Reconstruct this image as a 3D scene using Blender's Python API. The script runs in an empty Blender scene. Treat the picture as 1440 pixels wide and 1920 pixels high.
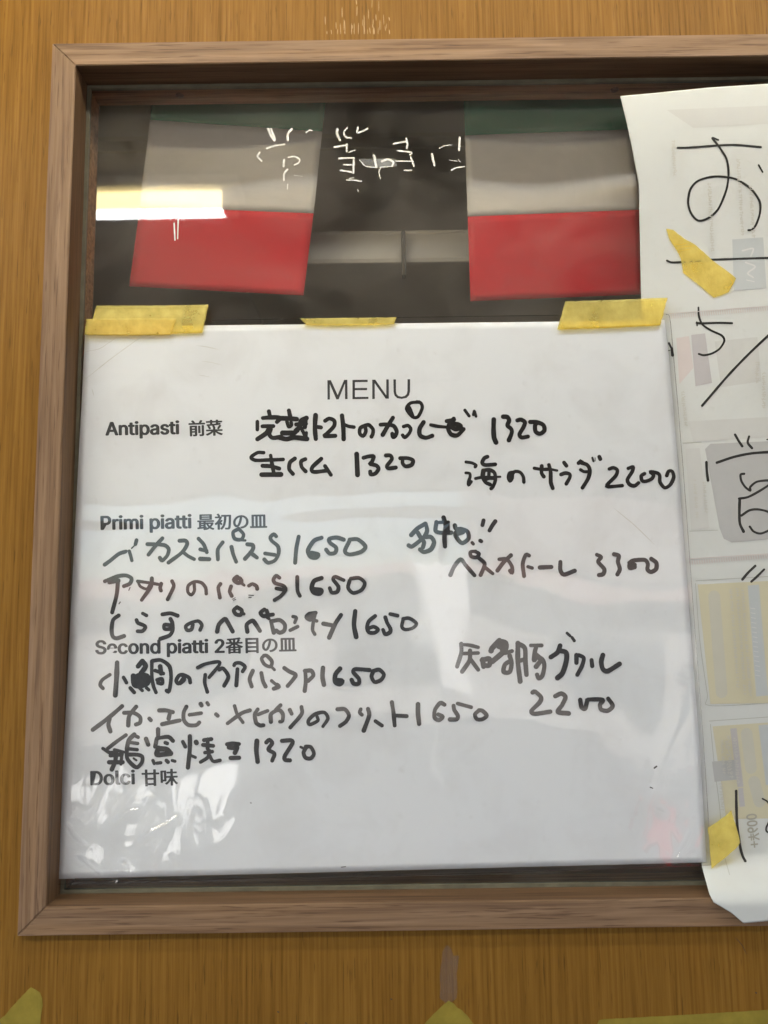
import bpy, bmesh, math, random, os
from mathutils import Vector, Matrix, noise
random.seed(7)
SC = bpy.context.scene
COL = SC.collection

# ------------------------------------------------------------------ camera
W_PX, H_PX, F_PX = 1440.0, 1920.0, 1443.0        # photograph size and focal length in its pixels
CAM = Vector((0.0, -0.53, 0.0))
PITCH, ROLL, YAW = math.radians(6.63), 0.0135, 0.0
_r = Vector((1, 0, 0)); _u = Vector((0, -math.sin(PITCH), math.cos(PITCH))); _b = Vector((0, -math.cos(PITCH), -math.sin(PITCH)))
CU = _u*math.cos(ROLL) + _r*math.sin(ROLL)
CR = _r*math.cos(ROLL) - _u*math.sin(ROLL)
cd = bpy.data.cameras.new('camera'); cam = bpy.data.objects.new('camera', cd); COL.objects.link(cam)
cd.sensor_fit = 'VERTICAL'; cd.sensor_height = 24.0; cd.lens = F_PX/H_PX*24.0
cd.dof.use_dof = True; cd.dof.focus_distance = 0.55; cd.dof.aperture_fstop = 5.0     # a phone's wide lens, focused on the menu
cd.clip_start = 0.01; cd.clip_end = 400
M = Matrix.Identity(4)
for i in range(3):
    M[i][0], M[i][1], M[i][2], M[i][3] = CR[i], CU[i], _b[i], CAM[i]
cam.matrix_world = M
SC.camera = cam

# ------------------------------------------------------------------ sky, sun, exposure
SUN_EL, SUN_AZ = math.radians(50), math.radians(20)   # sun stands behind the shop, over its roof
wd = bpy.data.worlds.new('World'); SC.world = wd; wd.use_nodes = True
nt = wd.node_tree; bg = nt.nodes['Background']
sky = nt.nodes.new('ShaderNodeTexSky'); sky.sky_type = 'NISHITA'; sky.sun_disc = False
sky.sun_elevation = SUN_EL; sky.sun_rotation = SUN_AZ
nt.links.new(sky.outputs[0], bg.inputs[0]); bg.inputs[1].default_value = 0.07
sl = bpy.data.lights.new('sun', 'SUN'); sl.energy = 5.0; sl.angle = math.radians(0.5); sl.color = (1, .96, .9)
so = bpy.data.objects.new('sun', sl); COL.objects.link(so)
_sd = Vector((math.sin(SUN_AZ)*math.cos(SUN_EL), math.cos(SUN_AZ)*math.cos(SUN_EL), math.sin(SUN_EL)))
so.rotation_euler = _sd.to_track_quat('Z', 'Y').to_euler(); so.location = (2, 5, 8)
SC.view_settings.view_transform = 'Standard'; SC.view_settings.look = 'None'
SC.view_settings.exposure = 2.22; SC.view_settings.gamma = 1
LAMP, LAMP_2 = 18.0, 8.5                              # radiance of the two fluorescent lamps
SC.render.engine = 'CYCLES'
SC.cycles.max_bounces = 8; SC.cycles.transparent_max_bounces = 12
SC.cycles.use_denoising = True
SC.cycles.sample_clamp_indirect = 6.0

# ------------------------------------------------------------------ helpers
def px(u, v, y):
    """point where the sight line through photo pixel (u, v) meets the upright plane at depth y"""
    d = CR*((u - W_PX/2)/F_PX) + CU*((H_PX/2 - v)/F_PX) - _b
    return CAM + d*((y - CAM.y)/d.y)

def link(o, parent=None):
    COL.objects.link(o)
    if parent is not None: o.parent = parent
    return o

def meshobj(name, verts, faces, mats, parent=None, smooth=False, fmat=None):
    me = bpy.data.meshes.new(name); me.from_pydata([tuple(v) for v in verts], [], faces)
    for m in (mats if isinstance(mats, (list, tuple)) else [mats]): me.materials.append(m)
    if fmat: me.polygons.foreach_set('material_index', fmat)
    if smooth: me.polygons.foreach_set('use_smooth', [True]*len(me.polygons))
    me.update()
    return link(bpy.data.objects.new(name, me), parent)

def bmobj(name, bm, mats, parent=None, smooth=False):
    me = bpy.data.meshes.new(name); bm.to_mesh(me); bm.free()
    for m in (mats if isinstance(mats, (list, tuple)) else [mats]): me.materials.append(m)
    if smooth: me.polygons.foreach_set('use_smooth', [True]*len(me.polygons))
    return link(bpy.data.objects.new(name, me), parent)

def empty(name, loc=(0, 0, 0)):
    o = bpy.data.objects.new(name, None); o.empty_display_size = .02; o.location = loc
    return link(o)

def tag(o, label=None, cat=None, group=None, kind=None):
    if label: o['label'] = label
    if cat: o['category'] = cat
    if group: o['group'] = group
    if kind: o['kind'] = kind
    return o

def keep_world(o, parent):
    o.parent = parent; o.matrix_parent_inverse = parent.matrix_world.inverted()

def box_bm(bm, x0, x1, y0, y1, z0, z1, bevel=0):
    r = bmesh.ops.create_cube(bm, size=1)
    vs = r['verts']
    for v in vs:
        v.co = Vector(((x0+x1)/2 + v.co.x*(x1-x0), (y0+y1)/2 + v.co.y*(y1-y0), (z0+z1)/2 + v.co.z*(z1-z0)))
    if bevel:
        es = list({e for v in vs for e in v.link_edges})
        bmesh.ops.bevel(bm, geom=es, offset=bevel, segments=2, affect='EDGES', profile=.6)

def boxobj(name, x0, x1, y0, y1, z0, z1, mat, parent=None, bevel=0):
    bm = bmesh.new(); box_bm(bm, x0, x1, y0, y1, z0, z1, bevel)
    return bmobj(name, bm, mat, parent)

# ------------------------------------------------------------------ materials
def mat(name, color=(.5, .5, .5), rough=.5, spec=.5, coat=0, coat_rough=.1):
    m = bpy.data.materials.new(name); m.use_nodes = True
    b = m.node_tree.nodes['Principled BSDF']
    b.inputs['Base Color'].default_value = (*color, 1); b.inputs['Roughness'].default_value = rough
    b.inputs['Specular IOR Level'].default_value = spec
    b.inputs['Coat Weight'].default_value = coat; b.inputs['Coat Roughness'].default_value = coat_rough
    return m

def N(m, t, **kw):
    n = m.node_tree.nodes.new(t)
    for k, v in kw.items(): setattr(n, k, v)
    return n
def L(m, a, b): m.node_tree.links.new(a, b)

def coords(m, scale, rot=(0, 0, 0)):
    tc = N(m, 'ShaderNodeTexCoord'); mp = N(m, 'ShaderNodeMapping')
    mp.inputs['Scale'].default_value = scale; mp.inputs['Rotation'].default_value = rot
    L(m, tc.outputs['Object'], mp.inputs[0]); return mp.outputs[0]

def noise_tex(m, vec, scale=1, detail=4, rough=.55, dist=0):
    n = N(m, 'ShaderNodeTexNoise'); n.inputs['Scale'].default_value = scale; n.inputs['Detail'].default_value = detail
    n.inputs['Roughness'].default_value = rough; n.inputs['Distortion'].default_value = dist
    L(m, vec, n.inputs['Vector']); return n.outputs['Fac']

def ramp(m, fac, stops):
    r = N(m, 'ShaderNodeValToRGB'); e = r.color_ramp.elements
    while len(e) < len(stops): e.new(.5)
    for el, (p, c) in zip(e, stops):
        el.position = p; el.color = (*c, 1) if len(c) == 3 else c
    L(m, fac, r.inputs[0]); return r.outputs[0]

def mix(m, fac, a, b, blend='MIX'):
    n = N(m, 'ShaderNodeMix'); n.data_type = 'RGBA'; n.blend_type = blend
    for sock, val in ((n.inputs[0], fac), (n.inputs[6], a), (n.inputs[7], b)):
        if isinstance(val, (int, float)): sock.default_value = val
        elif isinstance(val, tuple): sock.default_value = (*val, 1)
        else: L(m, val, sock)
    return n.outputs[2]

def g(v): return (v, v, v)

def plywood():
    m = mat('varnished_plywood', rough=.55, spec=.08)
    b = m.node_tree.nodes['Principled BSDF']
    grain = noise_tex(m, coords(m, (420, 420, 9)), 1, 5, .62, .3)
    broad = noise_tex(m, coords(m, (26, 26, 2.2)), 1, 4, .6, .8)
    pores = noise_tex(m, coords(m, (900, 900, 40)), 1, 2, .5)
    c = ramp(m, grain, [(.30, (.142, .065, .010)), (.5, (.208, .104, .018)), (.7, (.256, .134, .026))])
    tone = ramp(m, broad, [(.3, (.86, .84, .80)), (.55, (1, 1, 1)), (.75, (1.0, .96, .88))])
    c = mix(m, 1.0, c, tone, 'MULTIPLY')
    dark = ramp(m, pores, [(.62, g(0)), (.70, g(1))])
    c = mix(m, dark, c, mix(m, .55, c, (.06, .026, .007)))
    L(m, c, b.inputs['Base Color'])
    bp = N(m, 'ShaderNodeBump'); bp.inputs['Strength'].default_value = .22; bp.inputs['Distance'].default_value = .0006
    L(m, grain, bp.inputs['Height']); L(m, bp.outputs[0], b.inputs['Normal'])
    L(m, ramp(m, grain, [(.3, g(.5)), (.7, g(.34))]), b.inputs['Roughness'])
    return m

def walnut(name, along, k=1.0):
    m = mat(name, rough=.5, spec=.2)
    b = m.node_tree.nodes['Principled BSDF']
    s1 = (7, 260, 260) if along == 'x' else (260, 260, 7)
    s2 = (3, 70, 70) if along == 'x' else (70, 70, 3)
    s3 = (30, 900, 900) if along == 'x' else (900, 900, 30)
    g1 = noise_tex(m, coords(m, s1), 1, 5, .62, .5); g2 = noise_tex(m, coords(m, s2), 1, 3, .5, 1.2)
    g3 = noise_tex(m, coords(m, s3), 1, 2, .5)
    c = ramp(m, g1, [(.28, (.115, .067, .041)), (.48, (.218, .137, .080)), (.68, (.29, .188, .115))])
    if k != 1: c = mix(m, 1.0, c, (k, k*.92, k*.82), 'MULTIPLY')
    c = mix(m, 1.0, c, ramp(m, g2, [(.3, (.70, .66, .62)), (.5, (1, 1, 1)), (.72, (1.0, .94, .82))]), 'MULTIPLY')
    c = mix(m, ramp(m, g3, [(.60, g(0)), (.68, g(1))]), c, mix(m, .5, c, (.06, .03, .018)))
    L(m, c, b.inputs['Base Color'])
    bp = N(m, 'ShaderNodeBump'); bp.inputs['Strength'].default_value = .25; bp.inputs['Distance'].default_value = .0004
    L(m, g1, bp.inputs['Height']); L(m, bp.outputs[0], b.inputs['Normal'])
    return m

def see_through_gloss(name, tint, f0, rough, body=None, body_fac=0.0, gain=1.0):
    """a clear sheet: what is behind it, tinted, plus a Fresnel mirror on top"""
    m = bpy.data.materials.new(name); m.use_nodes = True; t = m.node_tree
    for n in list(t.nodes): t.nodes.remove(n)
    out = N(m, 'ShaderNodeOutputMaterial'); tr = N(m, 'ShaderNodeBsdfTransparent'); tr.inputs[0].default_value = (*tint, 1)
    gl = N(m, 'ShaderNodeBsdfAnisotropic'); gl.inputs['Roughness'].default_value = rough; gl.inputs['Color'].default_value = (1, 1, 1, 1)
    lw = N(m, 'ShaderNodeLayerWeight'); lw.inputs[0].default_value = .5
    p5 = N(m, 'ShaderNodeMath', operation='POWER'); p5.inputs[1].default_value = 5; L(m, lw.outputs['Facing'], p5.inputs[0])
    ma = N(m, 'ShaderNodeMath', operation='MULTIPLY_ADD'); ma.inputs[1].default_value = 1 - f0; ma.inputs[2].default_value = f0
    L(m, p5.outputs[0], ma.inputs[0])
    mx = N(m, 'ShaderNodeMixShader'); L(m, ma.outputs[0], mx.inputs[0])
    base = tr.outputs[0]
    if body:
        df = N(m, 'ShaderNodeBsdfDiffuse'); df.inputs[0].default_value = (*body, 1)
        m2 = N(m, 'ShaderNodeMixShader')
        dust = noise_tex(m, coords(m, (9, 9, 14)), 1, 6, .65, .8)
        rr = ramp(m, dust, [(.35, g(body_fac*.35)), (.75, g(body_fac*1.8))])
        L(m, rr, m2.inputs[0]); L(m, tr.outputs[0], m2.inputs[1]); L(m, df.outputs[0], m2.inputs[2]); base = m2.outputs[0]
    L(m, base, mx.inputs[1]); L(m, gl.outputs[0], mx.inputs[2]); L(m, mx.outputs[0], out.inputs[0])
    return m

def sheet_paper(name, base, stain, amt, rough=.6):
    m = mat(name, base, rough, .25)
    b = m.node_tree.nodes['Principled BSDF']
    n1 = noise_tex(m, coords(m, (22, 22, 22)), 1, 6, .6, .4); n2 = noise_tex(m, coords(m, (140, 140, 140)), 1, 3, .5)
    f = ramp(m, n1, [(.46, g(0)), (.78, g(amt))]); c = mix(m, f, base, stain)
    f2 = ramp(m, n2, [(.66, g(0)), (.82, g(amt*.8))]); c = mix(m, f2, c, stain)
    L(m, c, b.inputs['Base Color'])
    return m

def ink(name, dark, light, rough=.35):
    m = mat(name, dark, rough, .4); b = m.node_tree.nodes['Principled BSDF']
    n = noise_tex(m, coords(m, (260, 260, 180)), 1, 3, .6)
    L(m, ramp(m, n, [(.35, dark), (.72, light)]), b.inputs['Base Color']); return m

def washi(name, color, alpha):
    m = mat(name, color, .55, .3); t = m.node_tree; b = t.nodes['Principled BSDF']
    n = noise_tex(m, coords(m, (60, 60, 60)), 1, 5, .6); n2 = noise_tex(m, coords(m, (500, 500, 160)), 1, 2, .5)
    c = ramp(m, n, [(.3, tuple(x*.86 for x in color)), (.6, color), (.8, tuple(min(1, x*1.08) for x in color))])
    L(m, c, b.inputs['Base Color'])
    bp = N(m, 'ShaderNodeBump'); bp.inputs['Strength'].default_value = .8; bp.inputs['Distance'].default_value = .0006
    L(m, n2, bp.inputs['Height']); L(m, bp.outputs[0], b.inputs['Normal'])
    tr = N(m, 'ShaderNodeBsdfTransparent'); tr.inputs[0].default_value = (1, .89, .40, 1); mx = N(m, 'ShaderNodeMixShader')
    L(m, ramp(m, n, [(.3, g(alpha - .08)), (.7, g(min(1, alpha + .06)))]), mx.inputs[0])
    L(m, tr.outputs[0], mx.inputs[1]); L(m, b.outputs[0], mx.inputs[2]); L(m, mx.outputs[0], t.nodes['Material Output'].inputs[0])
    return m

def mottled(name, a, b_, scale, rough=.7, spec=.3):
    m = mat(name, a, rough, spec)
    n = noise_tex(m, coords(m, (scale,)*3), 1, 5, .6)
    L(m, ramp(m, n, [(.3, a), (.7, b_)]), m.node_tree.nodes['Principled BSDF'].inputs['Base Color']); return m

PLY = plywood(); WAL_X = walnut('walnut_rail', 'x'); WAL_Z = walnut('walnut_stile', 'z')
DARK_X, DARK_Z = walnut('dark_inner_rail', 'x', .55), walnut('dark_inner_stile', 'z', .55)   # same walnut grain, coloured darker on the inner faces
GLASS = see_through_gloss('window_glass', (.80, .785, .75), .04, .025, (.5, .46, .40), .095)
FILM = see_through_gloss('clear_film', (.985, .985, .985), .050, .025)
PAPER = sheet_paper('menu_paper', (.685, .71, .73), (.50, .50, .50), .42)
FLYER = sheet_paper('flyer_paper', (.555, .575, .56), (.48, .48, .45), .4)
INK = ink('marker_ink', (.008, .008, .008), (.022, .021, .021)); PEN = ink('pen_ink', (.015, .016, .015), (.03, .03, .028))
PRINT = ink('toner', (.02, .022, .024), (.045, .046, .048), .5)
TAPE = washi('yellow_washi_tape', (.88, .79, .29), .34); TAPE_OLD = washi('old_washi_tape', (.36, .285, .045), .70)
BEAD = mottled('sealant', (.12, .11, .075), (.19, .175, .12), 60, .5)
SCREW = mat('screw_metal', (.16, .10, .07), .4); SCREW.node_tree.nodes['Principled BSDF'].inputs['Metallic'].default_value = .7
CHALK = ink('white_paint', (.80, .80, .78), (.55, .55, .52), .6)

# ------------------------------------------------------------------ the window frame and wall
Y_FR, Y_GL, Y_BK = -0.004, 0.0205, 0.0425           # face of the frame, the glass, the back of the frame
tl, bl, tr_, br = px(98, 80, Y_FR), px(32, 1757, Y_FR), px(1440, 64, Y_FR), px(1366, 1736, Y_FR)
XL, ZT, ZB = (tl.x + bl.x)/2, (tl.z + tr_.z)/2, (bl.z + br.z)/2
XR = px(1690, 960, Y_FR).x
FW = 0.0178                                         # face width of the frame
xl, xr, zt, zb = XL + FW, XR - FW, ZT - FW, ZB + FW

def ring(name, x0, x1, z0, z1, X0, X1, Z0, Z1, y0, y1, m, parent=None):
    """a wall with a rectangular opening, front at y0 and back at y1"""
    o = [(X0, Z0), (X1, Z0), (X1, Z1), (X0, Z1)]; i = [(x0, z0), (x1, z0), (x1, z1), (x0, z1)]
    vs = [(x, y, z) for y in (y0, y1) for q in (o, i) for x, z in q]; fs = []
    for k in range(4):
        n = (k+1) % 4
        fs.append((k, n, 4+n, 4+k)); fs.append((8+n, 8+k, 12+k, 12+n))
        fs.append((4+k, 4+n, 12+n, 12+k)); fs.append((n, k, 8+k, 8+n))
    return meshobj(name, vs, fs, m, parent)

GROUND = -1.32
wall = ring('wall', XL+.004, XR-.004, ZB+.004, ZT-.004, -1.6, 2.2, GROUND, 1.75, 0.0, 0.036, PLY)
tag(wall, 'varnished orange plywood wall around the brown framed window', 'wall', kind='structure')

win = empty('window', ((XL+XR)/2, 0, ZB))
tag(win, 'brown wood framed window with smeared glass in the plywood wall', 'window')
bpy.context.view_layer.update()

def rail(name, quad_out, quad_in, m):
    """one mitred frame member; quads are (x,z) outer start/end and inner start/end"""
    (a, b), (c, d) = quad_out, quad_in
    bm = bmesh.new(); vv = []
    for y in (Y_FR, Y_BK):
        for (x, z) in (a, b, d, c): vv.append(bm.verts.new((x, y, z)))
    for f in ((0, 1, 2, 3), (7, 6, 5, 4), (0, 4, 5, 1), (1, 5, 6, 2), (2, 6, 7, 3), (3, 7, 4, 0)):
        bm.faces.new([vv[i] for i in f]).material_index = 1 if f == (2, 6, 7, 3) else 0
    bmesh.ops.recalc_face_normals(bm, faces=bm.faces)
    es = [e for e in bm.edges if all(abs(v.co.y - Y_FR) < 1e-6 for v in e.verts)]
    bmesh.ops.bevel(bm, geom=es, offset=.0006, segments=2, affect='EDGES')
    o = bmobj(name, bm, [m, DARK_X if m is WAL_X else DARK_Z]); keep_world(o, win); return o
gsz = .00012
rail('rail', ((XL, ZT), (XR, ZT)), ((xl, zt), (xr, zt)), WAL_X)
rail('rail', ((XR, ZB), (XL, ZB)), ((xr, zb), (xl, zb)), WAL_X)
rail('stile', ((XL, ZB+gsz), (XL, ZT-gsz)), ((xl, zb+gsz), (xl, zt-gsz)), WAL_Z)
rail('stile', ((XR, ZT-gsz), (XR, ZB+gsz)), ((xr, zt-gsz), (xr, zb+gsz)), WAL_Z)
bead = ring('glazing_bead', xl+.0026, xr-.0026, zb+.0026, zt-.0026, xl+.0001, xr-.0001, zb+.0001, zt-.0001, Y_GL-.0022, Y_GL+.001, BEAD); keep_world(bead, win)
glass = meshobj('pane', [(xl, Y_GL, zb), (xr, Y_GL, zb), (xr, Y_GL, zt), (xl, Y_GL, zt)], [(0, 1, 2, 3)], GLASS); keep_world(glass, win)

ring_ = ring('rear_rail', xl+.0004, xr-.0004, zb+.0004, zt-.0004, xl+.0001, xr-.0001, zb+.0001, zt-.0001, Y_GL+.0012, Y_BK-.0002, walnut('brightened_rear_rail', 'x', 1.7)); keep_world(ring_, win)  # walnut colour brightened to make up for scant light behind the glass
def screw(u, v):
    p = px(u, v, .031); bm = bmesh.new()
    bmesh.ops.create_cone(bm, cap_ends=True, segments=20, radius1=.0026, radius2=.0034, depth=.0012, matrix=Matrix.Translation((p.x, .031, zt - .0007)))
    box_bm(bm, p.x-.0028, p.x+.0028, .0305, .0315, zt-.0018, zt-.0012)
    o = bmobj('screw', bm, SCREW); keep_world(o, win)
screw(337, 178); screw(1152, 163)

# ------------------------------------------------------------------ strokes
def smooth_line(pts, step=1.6):
    if len(pts) == 1: pts = [pts[0], (pts[0][0] + .8, pts[0][1] + .8)]
    P = [Vector(p) for p in pts]; P = [P[0]*2 - P[1]] + P + [P[-1]*2 - P[-2]]
    out = []
    for i in range(1, len(P) - 2):
        a, b, c, d = P[i-1], P[i], P[i+1], P[i+2]
        n = max(2, int((c - b).length/step))
        for k in range(n):
            t = k/n; t2 = t*t; t3 = t2*t
            q = .5*((2*b) + (c - a)*t + (2*a - 5*b + 4*c - d)*t2 + (3*b - a - 3*c + d)*t3)
            lin = b.lerp(c, t); out.append(lin.lerp(q, .85))
    out.append(P[-2]); return out

class Strokes:
    """flat pen lines on a sheet; every line sits a few thousandths of a millimetre above the one before"""
    def __init__(s, surf, lift): s.surf, s.lift, s.v, s.f, s.k = surf, lift, [], [], 0
    def p3(s, u, v, extra=0): return px(u, v, s.surf(u, v) - s.lift - extra)
    def line(s, pts, w, taper=(.0, .0), wob=.09):
        q = smooth_line(pts); n = len(q); s.k += 1; seed = s.k*3.7
        base = 2.0e-6*s.k; L_, R_ = [], []
        cap = 5; rows = []
        dirs = []
        for i in range(n):
            d = q[min(n-1, i+1)] - q[max(0, i-1)]
            dirs.append(d.normalized() if d.length > 1e-6 else Vector((1, 0)))
        def half(i):
            t = i/max(1, n-1); h = w/2*(1 + wob*1.6*noise.noise((t*n*.09 + seed, seed, 0)))
            h *= 1 - taper[0]*max(0, 1 - t*4); h *= 1 - taper[1]*max(0, 1 - (1-t)*4); return h
        for j in range(cap, 0, -1):
            a = j/cap*math.pi/2*.97; h = half(0)
            rows.append((q[0] - dirs[0]*h*math.sin(a), dirs[0], h*math.cos(a)))
        for i in range(n): rows.append((q[i], dirs[i], half(i)))
        for j in range(1, cap+1):
            a = j/cap*math.pi/2*.97; h = half(n-1)
            rows.append((q[-1] + dirs[-1]*h*math.sin(a), dirs[-1], h*math.cos(a)))
        st = len(s.v)
        for r, (c, d, h) in enumerate(rows):
            nn = Vector((-d.y, d.x)); e = base + r*2e-8
            s.v.append(s.p3(*(c + nn*h), e)); s.v.append(s.p3(*(c - nn*h), e))
        for r in range(len(rows)-1):
            a = st + 2*r; s.f.append((a, a+1, a+3, a+2))
    def poly(s, pts):
        s.k += 1; st = len(s.v); bm = bmesh.new()
        f = bm.faces.new([bm.verts.new((u, v, 0)) for u, v in pts]); f.normal_update(); bmesh.ops.triangulate(bm, faces=[f]); bm.normal_update()
        for _ in range(7):
            es = [e for e in bm.edges if e.calc_length() > 14]
            if not es: break
            bmesh.ops.subdivide_edges(bm, edges=es, cuts=1); bm.normal_update(); bmesh.ops.triangulate(bm, faces=bm.faces[:]); bm.normal_update()
        bm.verts.index_update()
        for v in bm.verts: s.v.append(s.p3(v.co.x, v.co.y, 2e-6*s.k))
        for f in bm.faces: s.f.append(tuple(st + v.index for v in f.verts))
        bm.free()
    def build(s, name, m, parent=None):
        o = meshobj(name, s.v, s.f, m)
        if parent is not None: keep_world(o, parent)
        return o

def crop(S, x0, y0, k, data, wk=1.0):
    """pen lines measured on an enlargement whose corner is (x0, y0) and scale k"""
    for w, pts in data: S.line([(x0 + a/k, y0 + b/k) for a, b in pts], w/k*wk)

try:
    FONT = bpy.data.fonts.load(os.path.join(bpy.utils.system_resource('DATAFILES', path='fonts'), 'Inter.woff2'))
except Exception:
    FONT = None
def text_mesh(name, body, p0, p1, surf, lift, m, parent, bold=0, ysc=1.0, mirror=1):
    cu = bpy.data.curves.new(name, 'FONT'); cu.body = body; cu.resolution_u = 6
    if FONT and body.isascii(): cu.font = FONT
    to = bpy.data.objects.new(name, cu); COL.objects.link(to)
    dg = bpy.context.evaluated_depsgraph_get(); dg.update()
    me = bpy.data.meshes.new_from_object(to.evaluated_get(dg)); bpy.data.objects.remove(to)
    xs = [v.co.x for v in me.vertices]; x0, x1 = min(xs), max(xs)
    a, b = Vector(p0), Vector(p1); d = b - a; s = d.length/(x1 - x0); d.normalize(); up = Vector((d.y, -d.x))*mirror
    vs, fs = [], []
    offs = [(0, 0)] if not bold else [(0, 0)] + [(bold*math.cos(t*math.pi/3), bold*.6*math.sin(t*math.pi/3)) for t in range(6)]
    for k, (ox, oy) in enumerate(offs):
        st = len(vs)
        for v in me.vertices:
            q = a + d*((v.co.x - x0)*s + ox) + up*(v.co.y*s*ysc + oy)
            vs.append(px(q.x, q.y, surf(q.x, q.y) - lift - k*2e-6))
        fs += [tuple(st + i for i in p.vertices) for p in me.polygons]
    bpy.data.meshes.remove(me)
    o = meshobj(name, vs, fs, m); keep_world(o, parent); return o

def clamp(x): return max(0.0, min(1.0, x))
def sst(a, b, x): t = clamp((x - a)/(b - a)); return t*t*(3 - 2*t)
def sheet(name, edge, nu, nv, surf, m, parent, thick=.00025, disp=None, smooth=True):
    """a sheet of paper or film: edge(s, t) gives the photo pixel of every grid point"""
    vs, fs = [], []
    for j in range(nv+1):
        for i in range(nu+1):
            u, v = edge(i/nu, j/nv); y = surf(u, v) + (disp(u, v) if disp else 0)
            vs.append(px(u, v, y))
    for j in range(nv):
        for i in range(nu):
            a = j*(nu+1) + i; fs.append((a, a+nu+1, a+nu+2, a+1))
    o = meshobj(name, vs, fs, m, smooth=smooth)
    if thick:
        so_ = o.modifiers.new('thickness', 'SOLIDIFY'); so_.thickness = thick; so_.offset = -1
    if parent is not None: keep_world(o, parent)
    return o
def curve_at(pts, t):
    """point on a polyline by its own parameter list [(t, u, v), ...]"""
    for a, b in zip(pts, pts[1:]):
        if t <= b[0] or b is pts[-1]:
            k = (t - a[0])/(b[0] - a[0]); return (a[1] + (b[1]-a[1])*k, a[2] + (b[2]-a[2])*k)
def coons(top, bottom, left, right):
    def f(s, t):
        T, B, Lf, Rt = curve_at(top, s), curve_at(bottom, s), curve_at(left, t), curve_at(right, t)
        c00, c10, c01, c11 = curve_at(top, 0), curve_at(top, 1), curve_at(bottom, 0), curve_at(bottom, 1)
        return tuple((1-t)*T[k] + t*B[k] + (1-s)*Lf[k] + s*Rt[k] - ((1-s)*(1-t)*c00[k] + s*(1-t)*c10[k] + (1-s)*t*c01[k] + s*t*c11[k]) for k in (0, 1))
    return f

# worn white lettering on the inner side of the glass
S = Strokes(lambda u, v: Y_GL - .0003, 0)
crop(S, 460, 220, 3.2727, [
 (15, [(140,72),(158,112),(178,140)]), (12, [(158,70),(182,135)]), (14, [(285,72),(262,100),(260,140)]), (8, [(375,92),(395,78),(410,82)]),
 (10, [(132,190),(175,176),(240,165)]), (10, [(88,215),(75,240),(100,268)]), (9, [(265,245),(300,240),(332,255),(328,278),(300,292)]),
 (12, [(238,262),(235,300)]), (11, [(258,320),(238,345),(237,385)]), (6, [(260,410),(258,440)]), (3, [(300,355),(350,362)]),
 (15, [(565,75),(563,100),(580,140)]), (10, [(625,65),(605,90),(615,120),(650,127)]), (11, [(690,62),(690,95),(750,70)]),
 (11, [(545,182),(625,170)]), (12, [(622,165),(622,210)]), (6, [(635,215),(675,200)]), (11, [(575,252),(665,248)]), (13, [(665,250),(663,340)]),
 (10, [(605,290),(650,292)]), (11, [(585,325),(650,335)]), (8, [(620,385),(660,385),(710,392)]), (6, [(640,375),(665,370)]),
 (11, [(910,162),(985,148)]), (12, [(988,130),(995,165),(990,190)]), (10, [(935,205),(1020,215),(1010,230)]), (8, [(925,268),(1030,270)]),
 (11, [(1015,245),(1035,300)]), (9, [(975,325),(1020,325)]), (13, [(1145,225),(1160,295)]), (6, [(1190,190),(1220,175),(1265,170)]),
 (13, [(1315,125),(1312,200)]), (4, [(1255,262),(1300,270)]), (4, [(1305,255),(1320,275)]), (8, [(1265,325),(1290,310),(1345,302)]), (15, [(790,235),(803,300)]),
 (6, [(700,262),(740,300),(808,308)]), (13, [(838,270),(875,258),(908,275),(900,300)]), (6, [(830,310),(820,340),(830,375)]), (6,[(830,306),(905,300)]),
 (4,[(690,445),(693,455)])], .95)
crop(S, 0, 0, 2, [(5, [(653,838),(656,900)]), (4, [(668,826),(666,895)])])
o = S.build('lettering', CHALK, win); o['label'] = 'worn white lettering seen reversed on the glass'
SMEAR = see_through_gloss('smeared_paint', (.62, .63, .62), .03, .3, (.55, .56, .55), .32)
S = Strokes(lambda u, v: Y_GL - .0002, 0)
S.poly([(672,298),(740,297),(745,312),(700,316),(684,310)]); S.build('paint_smear', SMEAR, win)

# ------------------------------------------------------------------ the room behind the glass
RW = mottled('room_plaster', (.62, .55, .44), (.72, .65, .54), 5, .8)
YB = .32
rm = meshobj('interior_wall', [(-1.2, YB, -1.0), (1.5, YB, -1.0), (1.5, YB, 1.25), (-1.2, YB, 1.25)], [(0, 1, 2, 3)], RW); tag(rm, kind='structure')
side = [(-1.2, .037, -1.0), (-1.2, YB, -1.0), (-1.2, YB, 1.25), (-1.2, .037, 1.25), (1.5, .037, -1.0), (1.5, YB, -1.0), (1.5, YB, 1.25), (1.5, .037, 1.25)]
o = meshobj('interior_side_wall', side, [(0, 1, 2, 3), (4, 7, 6, 5)], RW); tag(o, kind='structure')
o = meshobj('interior_ceiling', [(-1.2, .037, 1.25), (-1.2, YB, 1.25), (1.5, YB, 1.25), (1.5, .037, 1.25)], [(0, 1, 2, 3)], RW); tag(o, kind='structure')
o = meshobj('interior_floor', [(-1.2, .037, -1.0), (1.5, .037, -1.0), (1.5, YB, -1.0), (-1.2, YB, -1.0)], [(0, 1, 2, 3)], mottled('dark_boards', (.30, .25, .20), (.36, .30, .24), 6)); tag(o, kind='structure')
PALE = mottled('pale_board', (.46, .44, .39), (.52, .50, .45), 9, .6); STRIP = mottled('trim_strip', (.62, .54, .40), (.68, .6, .46), 9, .5)
DARK = mottled('dark_metal', (.03, .028, .025), (.05, .045, .04), 40, .5)
def span(u0, u1, v0, v1, y): a, b = px(u0, v1, y), px(u1, v0, y); return a.x, b.x, a.z, b.z
x0, x1, z0, z1 = span(440, 1180, 424, 497, .095)
bm_ = empty('pale_beam', ((x0+x1)/2, .095, z0)); tag(bm_, 'pale horizontal beam in the dark room between the two flags', 'beam')
bpy.context.view_layer.update()
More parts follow.
